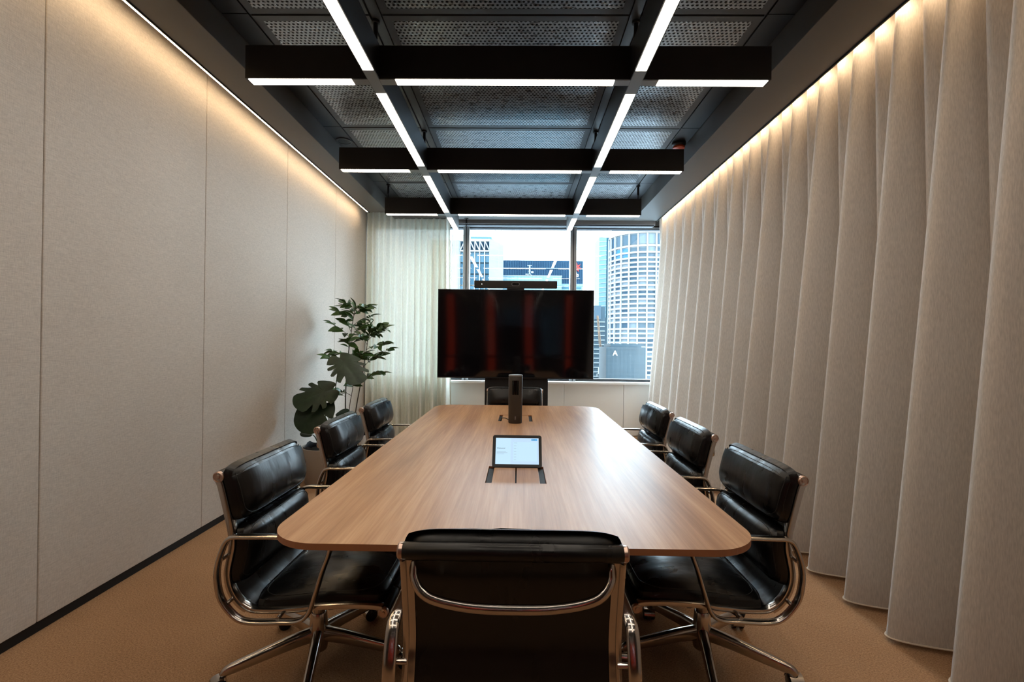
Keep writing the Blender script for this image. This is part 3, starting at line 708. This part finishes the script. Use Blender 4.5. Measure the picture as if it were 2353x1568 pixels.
def orient(d, roll=0):
    d = Vector(d).normalized(); x = d.cross(Vector((0, 0, 1)))
    if x.length < .01: x = Vector((1, 0, 0))
    x.normalize(); z = x.cross(d); m_ = Matrix((x, d, z)).transposed(); return (m_ @ Matrix.Rotation(roll, 3, 'Y')).to_euler()
pr = random.Random(11)
def twig(pts, r0, r1, name='branch'):
    P = spline(pts, 5); n = len(P); B().sweep(P, [(r0+(r1-r0)*i/(n-1),)*2 for i in range(n)], 6).build(name, MT['stem'], tr, 60); return P
trunks = [twig([(-.03, 0, 0), (-.045, -.02, .35), (-.02, -.05, .75), (.02, -.06, 1.10), (.06, -.06, 1.36)], .0085, .003, 'trunk'),
          twig([(.02, .02, 0), (.06, 0, .30), (.12, -.02, .62), (.17, -.03, .92), (.20, -.03, 1.12)], .0075, .0025, 'trunk'),
          twig([(.0, -.02, 0), (.01, -.06, .30), (.06, -.10, .55), (.10, -.13, .85)], .005, .002, 'trunk')]
nleaf = 0
def leaves_along(P, start, count, s0=.8, s1=1.15):
    global nleaf
    for k in range(count):
        q = P[min(len(P)-1, int(start*len(P)+(1-start)*len(P)*(k+.7)/count))]
        d = (P[-1]-P[0]).normalized(); side = Vector((-d.y, d.x, 0))*(1 if k % 2 else -1)
        dr = d*.65+side*(.8+.3*pr.random())+Vector((pr.uniform(-.25, .25), pr.uniform(-.25, .25), pr.uniform(-.55, .35)))
        l_ = link('leaf', LEAF, MT['leaf'], tr, q); l_.rotation_euler = orient(dr, pr.uniform(-1.1, 1.1)); sc = pr.uniform(s0, s1); l_.scale = (sc, sc, sc); nleaf += 1
spec = [(0, .50, -2.7, .20), (0, .53, -.3, .24), (0, .58, 2.6, .24), (0, .62, -1.3, .20), (0, .66, .4, .26), (0, .70, 2.9, .24), (0, .74, -.7, .22), (0, .78, 2.3, .18), (0, .82, .2, .20),
        (0, .86, 3.0, .18), (0, .90, -.2, .16), (0, .94, 2.6, .13), (0, .975, .5, .11), (0, .98, -2.2, .12), (0, .995, 1.2, .06),
        (1, .50, .3, .20), (1, .56, -2.2, .18), (1, .60, -.5, .24), (1, .68, .1, .26), (1, .76, -.4, .22), (1, .80, 2.4, .16), (1, .86, .35, .20), (1, .93, -.2, .16), (1, .99, .8, .10), (1, .99, 2.6, .1),
        (2, .55, -2.6, .18), (2, .62, -1.2, .18), (2, .70, -.4, .22), (2, .80, -2.0, .18), (2, .90, -.8, .18), (2, .98, -1.8, .12)]
for ti, fr_, az, ln_ in spec:
    P = trunks[ti]; p0 = P[int(fr_*(len(P)-1))]
    rise = .25+.5*pr.random()
    d = Vector((math.cos(az), math.sin(az)*.8, rise)).normalized()
    end = p0+d*ln_
    if POT2[0]+end.x < XL+.08: end.x = XL+.08-POT2[0]
    Q = twig([p0, p0.lerp(end, .5)+Vector((0, 0, .02)), end], .0028, .0012)
    leaves_along(Q, .2, 7 if ln_ > .15 else 5)
    l_ = link('leaf', LEAF, MT['leaf'], tr, Q[-1]); l_.rotation_euler = orient(d, pr.uniform(-.6, .6)); nleaf += 1
for P in trunks: leaves_along(P, .82, 6)
tw = twig([trunks[0][6], trunks[0][6]+Vector((-.06, -.03, .05))], .002, .001); leaves_along(tw, .3, 4, .4, .6)

mo = thing('monstera_plant', 'low monstera with broad dark split leaves against the fabric wall', 'plant', (POT1[0], POT1[1], .295))
def monstera_leaf(size, cuts, seed, curl=.25):
    rr = random.Random(seed); n = 84; out = []
    for k in range(n):
        th = -PI+2*PI*k/n          # 0 = tip direction (+y)
        a = abs(th)
        r = .50*(1+.30*math.cos(th))*(1.0+.10*math.cos(2*th))
        r *= 1-.42*math.exp(-((PI-a)/.22)**2)
        for c in cuts:
            dth = abs(th-c)
            if dth < .13: r *= .42+.58*(dth/.13)**.6
        out.append((r*math.sin(th)*size, (r*math.cos(th)+.22)*size))
    rings = 4; v = [(0, .22*size*.4, 0)]; f = []
    c0 = Vector((0, .20*size, 0))
    def hz(x, y): return -curl*(x*x+.55*(y-.2*size)**2)/size+.04*size*abs(math.sin(x/size*9))*.5
    for q in range(1, rings+1):
        for x, y in out:
            px, py = c0.x+(x-c0.x)*q/rings, c0.y+(y-c0.y)*q/rings; v.append((px, py, hz(px, py)))
    v[0] = (c0.x, c0.y, hz(c0.x, c0.y))
    for k in range(n): f.append((0, 1+(k+1) % n, 1+k))
    for q in range(rings-1):
        for k in range(n): f.append((1+q*n+k, 1+q*n+(k+1) % n, 1+(q+1)*n+(k+1) % n, 1+(q+1)*n+k))
    me = mesh('leaf', v, f, 60)
    bm = bmesh.new(); bm.from_mesh(me); bmesh.ops.recalc_face_normals(bm, faces=bm.faces); bmesh.ops.solidify(bm, geom=list(bm.faces), thickness=.0012); bm.to_mesh(me); bm.free(); smooth(me, 60); return me
O1 = Vector((POT1[0], POT1[1], .295))
def orient2(d, n):
    d = Vector(d).normalized(); n = Vector(n); z = (n-d*n.dot(d)).normalized(); x = d.cross(z)
    return Matrix((x, d, z)).transposed().to_euler()
for sz, cuts, sd, pos, dr, nm_ in (
        (.37, (.55, .95, 1.4, -.7, -1.15, -1.6), 1, (-1.70, 4.40, .86), (-.82, -.42, -.30), (.05, -.70, .70)),
        (.35, (1.2, -1.5), 2, (-1.74, 4.37, .74), (-.60, -.35, -.62), (-.15, -.95, .25)),
        (.37, (.55, .95, 1.35, 1.8, -.55, -.95, -1.35), 3, (-1.64, 4.42, 1.15), (.62, -.35, -.55), (.25, -.55, .80)),
        (.16, (1.1,), 4, (-1.70, 4.38, .58), (.3, -.5, -.1), (0, -.6, .8)), (.15, (), 6, (-1.64, 4.36, .62), (.8, -.3, .2), (-.2, -.7, .6)),
        (.10, (), 5, (-1.88, 4.38, .45), (-.8, -.2, .15), (.1, -.4, .9))):
    p = Vector(pos)-O1; base = Vector((p.x*.35, p.y*.35, 0))
    B().sweep(spline([base, base.lerp(p, .5)+Vector((-.02, .03, .04)), p], 6), [(.007-.004*i/12,)*2 for i in range(13)], 8).build('stem', MT['gstem'], mo, 60)
    l_ = link('leaf', monstera_leaf(sz, cuts, sd), MT['monst'], mo, p); l_.rotation_euler = orient2(dr, nm_)
yl = link('leaf', monstera_leaf(.075, (), 9, .5), MT['yleaf'], mo, (.01, -.16, .028)); yl.rotation_euler = orient((.7, -.2, .35), .5); yl['label'] = 'yellow fallen leaf'

# ------------------------------------------------------------------ the city outside
struct(B().box(-600, 700, 12, 900, -82, -80).build('ground', MT['ground']))
# pale concrete office tower
t = thing('office_tower', 'pale concrete office tower with blue glass bay and braced crown', 'building', (-13, 141, -80))
def tbox(x0, x1, y0, y1, z0, z1, nm, m_, par=t, o=(-13, 141, -80), **k): return B().box(x0-o[0], x1-o[0], y0-o[1], y1-o[1], z0-o[2], z1-o[2]).build(nm, m_, par, **k)
tbox(-26, -17.5, 140, 148.5, -80, 31.0, 'pier', MT['conc'])
B().add([(4.4, -1, 0), (8.1, 4, 0), (8.1, 7.5, 0), (4.4, 7.5, 0), (4.4, -1, 111.5), (8.1, 4, 110.7), (8.1, 7.5, 110.7), (4.4, 7.5, 111.5)], [(3, 2, 1, 0), (4, 5, 6, 7), (0, 1, 5, 4), (1, 2, 6, 5), (2, 3, 7, 6), (3, 0, 4, 7)]).build('pier', MT['conc'], t)
tbox(-17.5, -8.6, 142, 148.5, -80, 28.0, 'core', MT['darkb'])
tbox(-17.5, -8.6, 143, 148.5, 28.0, 31.2, 'crown_back', MT['w3'])
tbox(-17.5, -8.6, 140.6, 142, 27.9, 28.3, 'beam', MT['cyl']); tbox(-17.5, -8.6, 140.6, 142, 30.9, 31.6, 'beam', MT['cyl'])
for k in range(7):
    x = -17.4+1.45*k; tbox(x-.12, x+.12, 140.7, 142, -20, 31, 'mullion', MT['cyl'])
    if k < 6:
        s_ = 1 if k >= 2 else -1; xa, xb = (x+.1, x+1.35) if s_ > 0 else (x+1.35, x+.1)
        B().sweep([(xa+13, -.2, 110.9), (xb+13, -.2, 108.3)], (.16, .16), 4).build('brace', MT['cyl'], t)
        for j in range(9):
            tbox(x+.16, x+1.29, 141.6, 141.9, 24.9-3.3*j, 27.8-3.3*j, 'pane', (MT['tglass'], MT['tglass2'])[(k*3+j*5) % 3 == 0])
tbox(-20.5, -5.8, 144.5, 148.5, 31.0, 33.6, 'penthouse', MT['penth']); tbox(-15, -8.4, 143.5, 144.5, 31.6, 32.8, 'plant_screen', MT['tglass2'])
for x, h in ((-20.2, 37), (-5.6, 36.2), (-7.4, 36.8)): tbox(x-.08, x+.08, 146, 146.2, 33.5, h, 'antenna', MT['slab'])
# navy sign building
t = thing('sign_building', 'navy blue clad building with a red star and white lettering near its edge', 'building', (7.4, 171, -80))
O = (7.4, 171, -80)
sb_ = lambda *a, **k: tbox(*a, par=t, o=O, **k)
sb_(-7.6, 22.45, 170, 195, 20.6, 30.42, 'sign_box', MT['sign']); sb_(-7.6, 22.3, 170.2, 195, -80, 20.6, 'lower_facade', MT['teal'])
rb = B()
for k in range(50): x = -7.4+.6*k; rb.box(x-.05-O[0], x+.05-O[0], 169.8-O[1], 170.01-O[1], 20.6-O[2], 30.42-O[2])
r_ = rb.build('cladding_fins', MT['rib'], t); r_['kind'] = 'stuff'
sb_(-7.6, 18.2, 169.7, 169.95, 27.55, 27.75, 'light_line', MT['slab']); sb_(19, 22.45, 169.7, 169.95, 27.55, 27.75, 'light_line', MT['slab']); sb_(-7.6, 22.45, 169.7, 169.95, 25.1-1.2, 25.2-1.2, 'light_line', MT['rib'])
v = []; n = 14
for y in (-.1, .1):
    for k in range(n):
        a = PI/2+2*PI*k/n; r = 1.75 if k % 2 == 0 else .85; v.append((20.1+r*math.cos(a)-O[0], 169.65-O[1]+y, 28.05+r*math.sin(a)-O[2]))
B().add(v, [tuple(range(n)), tuple(range(2*n-1, n-1, -1))]+[(i, (i+1) % n, n+(i+1) % n, n+i) for i in range(n)]).build('star_emblem', MT['star'], t)
text_mesh('sign_lettering', 'nab', 2.0, MT['whiteink'], t, Matrix.Translation((18.0-O[0], 169.6-O[1], 24.75-O[2])) @ FRONT, .05, bold=.03)
# teal parapet building and its roof crane
t = thing('glass_parapet_block', 'low pale teal glass block in front of the navy sign building', 'building', (4, 152, -80))
tbox(-9.9, 13.2, 150, 166, -80, 22.1, 'facade', MT['teal'], t, (4, 152, -80)); tbox(13.2, 20, 152, 166, -80, 20.1, 'side_block', MT['teal'], t, (4, 152, -80)); tbox(-10, 13.3, 149.9, 150.5, 22.1, 22.35, 'coping', MT['slab'], t, (4, 152, -80))
tbox(13.5, 19.5, 151.8, 152.2, 18.6, 19.0, 'canopy', MT['slimd'], t, (4, 152, -80))
t = thing('roof_crane', 'small window-cleaning crane on the teal glass roof', 'crane', (3.25, 152, 22.1))
B().box(-.22, .22, -.2, .2, .8, 3.4).box(-.3, .3, -.25, .25, 1.6, 2.0).build('mast', MT['slab'], t)
B().box(-.75, .75, -.12, .12, 3.55, 3.75).box(-.15, .15, -.1, .1, 3.4, 3.8).build('jib', MT['slab'], t)
B().sweep([(0, 0, 1.2), (-1.0, 0, .05)], .16, 4).sweep([(0, 0, 1.2), (1.0, 0, .05)], .16, 4).box(-1.3, 1.3, -.3, .3, 0, .2).build('carriage', MT['slab'], t)
B().box(.5, 1.2, -.3, .3, 1.3, 1.8).box(-1.3, -.6, -.3, .3, .75, 1.0).build('counterweight', MT['penth'], t)
# round tower
CX, CY_, R_ = 83.9, 330, 23.0
t = thing('round_tower', 'round white office tower with a grid of square windows', 'building', (CX, CY_, -80))
B().lathe([(R_-1.2, 0), (R_-1.2, 150), (R_-2, 158.5), (3, 159)], 60).build('core', MT['cyl'], t, 30)
NCOL = 25
def zz(py): return 1.30+(789-py)*307/1111+80
rows = [(534, 557)]; y = 562.5
for k in range(32):
    h = 10.6 if k != 16 else 16
    if k < 2: h = 12.6
    rows.append((y+2.6, y+h-.4)); y += h
ringz = [zz(530)]+[(zz(a[1])+zz(b[0]))/2 for a, b in zip(rows[:-1], rows[1:])]
for z in ringz:
    hgt = .55
    B().lathe([(R_-1.3, z-hgt), (R_-.1, z-hgt), (R_-.1, z+hgt), (R_-1.3, z+hgt)], 60).build('floor_band', MT['cyl'], t, 30)
for k in range(NCOL):
    a = -PI/2+2*PI*(k+.5)/NCOL
    c_ = B().box(-.5, .5, -.45, .45, 0, 152).build('column', MT['cyl'], t); c_.location = ((R_-.2)*math.cos(a), (R_-.2)*math.sin(a), 0); c_.rotation_euler = (0, 0, a)
wid = 2*PI*R_/NCOL-1.25
panes = {}
pj = random.Random(3); extra = B()
for ri, (ya, yb) in enumerate(rows):
    z1, z0 = zz(ya), zz(yb)
    for k in range(-7, 8):
        a = -PI/2+2*PI*k/NCOL
        if -6 <= k <= 2:
            q = pj.random()
            mk = 'w2' if q < .30 else ('w3' if q > .84 else 'w1')
            if ri in (1, 2) and k in (-4, -3): mk = 'w4'
            if k <= -5 and q > .35: mk = 'w3'
            key = (round(z1-z0, 2), mk)
            if key not in panes:
                h = z1-z0; panes[key] = B().box(-.12, .12, -wid/2, wid/2, 0, h).mesh('pane'); panes[key].materials.append(MT[mk])
            p_ = link('pane', panes[key], None, t, ((R_-1.05)*math.cos(a), (R_-1.05)*math.sin(a), z0)); p_.rotation_euler = (0, 0, a)
        else:
            ca, sa = math.cos(a), math.sin(a); vv = []
            for r in (R_-1.17, R_-.93):
                for s_ in (-wid/2, wid/2):
                    for z in (z0, z1): vv.append((r*ca-s_*sa, r*sa+s_*ca, z))
            extra.add(vv, [(4, 6, 7, 5), (0, 1, 3, 2), (1, 5, 7, 3), (0, 2, 6, 4), (2, 3, 7, 6), (0, 4, 5, 1)])
e_ = extra.build('side_panes', MT['w1'], t); e_['kind'] = 'stuff'
# slim aqua tower
t = thing('slim_tower', 'slim aqua glass tower beside the round white tower', 'building', (67, 392, -80))
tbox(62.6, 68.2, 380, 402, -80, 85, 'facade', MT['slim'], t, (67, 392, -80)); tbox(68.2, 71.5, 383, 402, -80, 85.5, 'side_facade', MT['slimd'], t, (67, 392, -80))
tbox(62.0, 69.5, 379.5, 402, -80, 22, 'podium', MT['darkb'], t, (67, 392, -80))
fb = B().box(-2.9, 2.9, -.2, .2, 0, .5).mesh('floor_band')
for k in range(28): o = link('floor_band', fb, MT['slab'] if k % 3 else MT['penth'], t, (-1.6, -12.1, 165-3.6*k)); o.rotation_euler = (0, math.radians(-6), 0)
# slate slab block
t = thing('slate_block', 'low slate office block with pale floor slabs behind the crane', 'building', (42, 240, -80))
tbox(34.5, 41, 230, 250, -80, 19, 'facade', MT['darkb'], t, (42, 240, -80)); tbox(34.5, 39, 229.6, 230, 13, 19.5, 'upper_facade', MT['w1'], t, (42, 240, -80))
sb2 = B().box(-7.5, -1.2, -.4, .1, 0, .5).mesh('floor_slab')
for k in range(17): link('floor_slab', sb2, MT['slab'], t, (0, -10.2, 80+11.5-2.15*k))
# lattice crane
t = thing('tower_crane', 'tan lattice crane boom standing before the slate block', 'crane', (34.7, 200, -80))
B().box(-.9, .9, -.9, .9, 0, 69).build('mast', MT['crane'], t)
cb = B()
p0, p1 = Vector((.1, 0, 69)), Vector((-2.2, 0, 93.0))
for dx in (-.42, .42):
    for dy in (-.4, .4): cb.sweep([p0+Vector((dx, dy, 0)), p1+Vector((dx*.55, dy, 0))], .13, 4)
for k in range(16):
    a, b = p0.lerp(p1, k/16), p0.lerp(p1, (k+1)/16); s_ = 1 if k % 2 else -1; q = 1-.45*k/16
    cb.sweep([a+Vector((-.42*s_*q, -.4, 0)), b+Vector((.42*s_*q, -.4, 0))], .11, 4)
cb.build('boom', MT['crane'], t)
B().box(-1.6, -.3, -1, 1, 69, 71.5).box(-2.2, 2.2, -.6, .6, 68, 69).box(-.9, 1.2, -.8, .8, 74, 75).build('cabin', MT['penth'], t)
# black block with the letter A
t = thing('black_block', 'low black glass block with a white letter A near its roof', 'building', (40, 190, -80))
O = (40, 190, -80)
tbox(32.6, 47.2, 180, 196, -80, .2, 'facade', MT['blackb'], t, O); tbox(34.4, 45.8, 181, 195, .2, 1.4, 'roof_plant', MT['darkb'], t, O)
text_mesh('sign_letter', 'A', 2.6, MT['whiteink'], t, Matrix.Translation((35.0-O[0], 179.85-O[1], -2.9-O[2])) @ FRONT, .05)
print('leaves', nleaf, 'objects', len(bpy.data.objects))
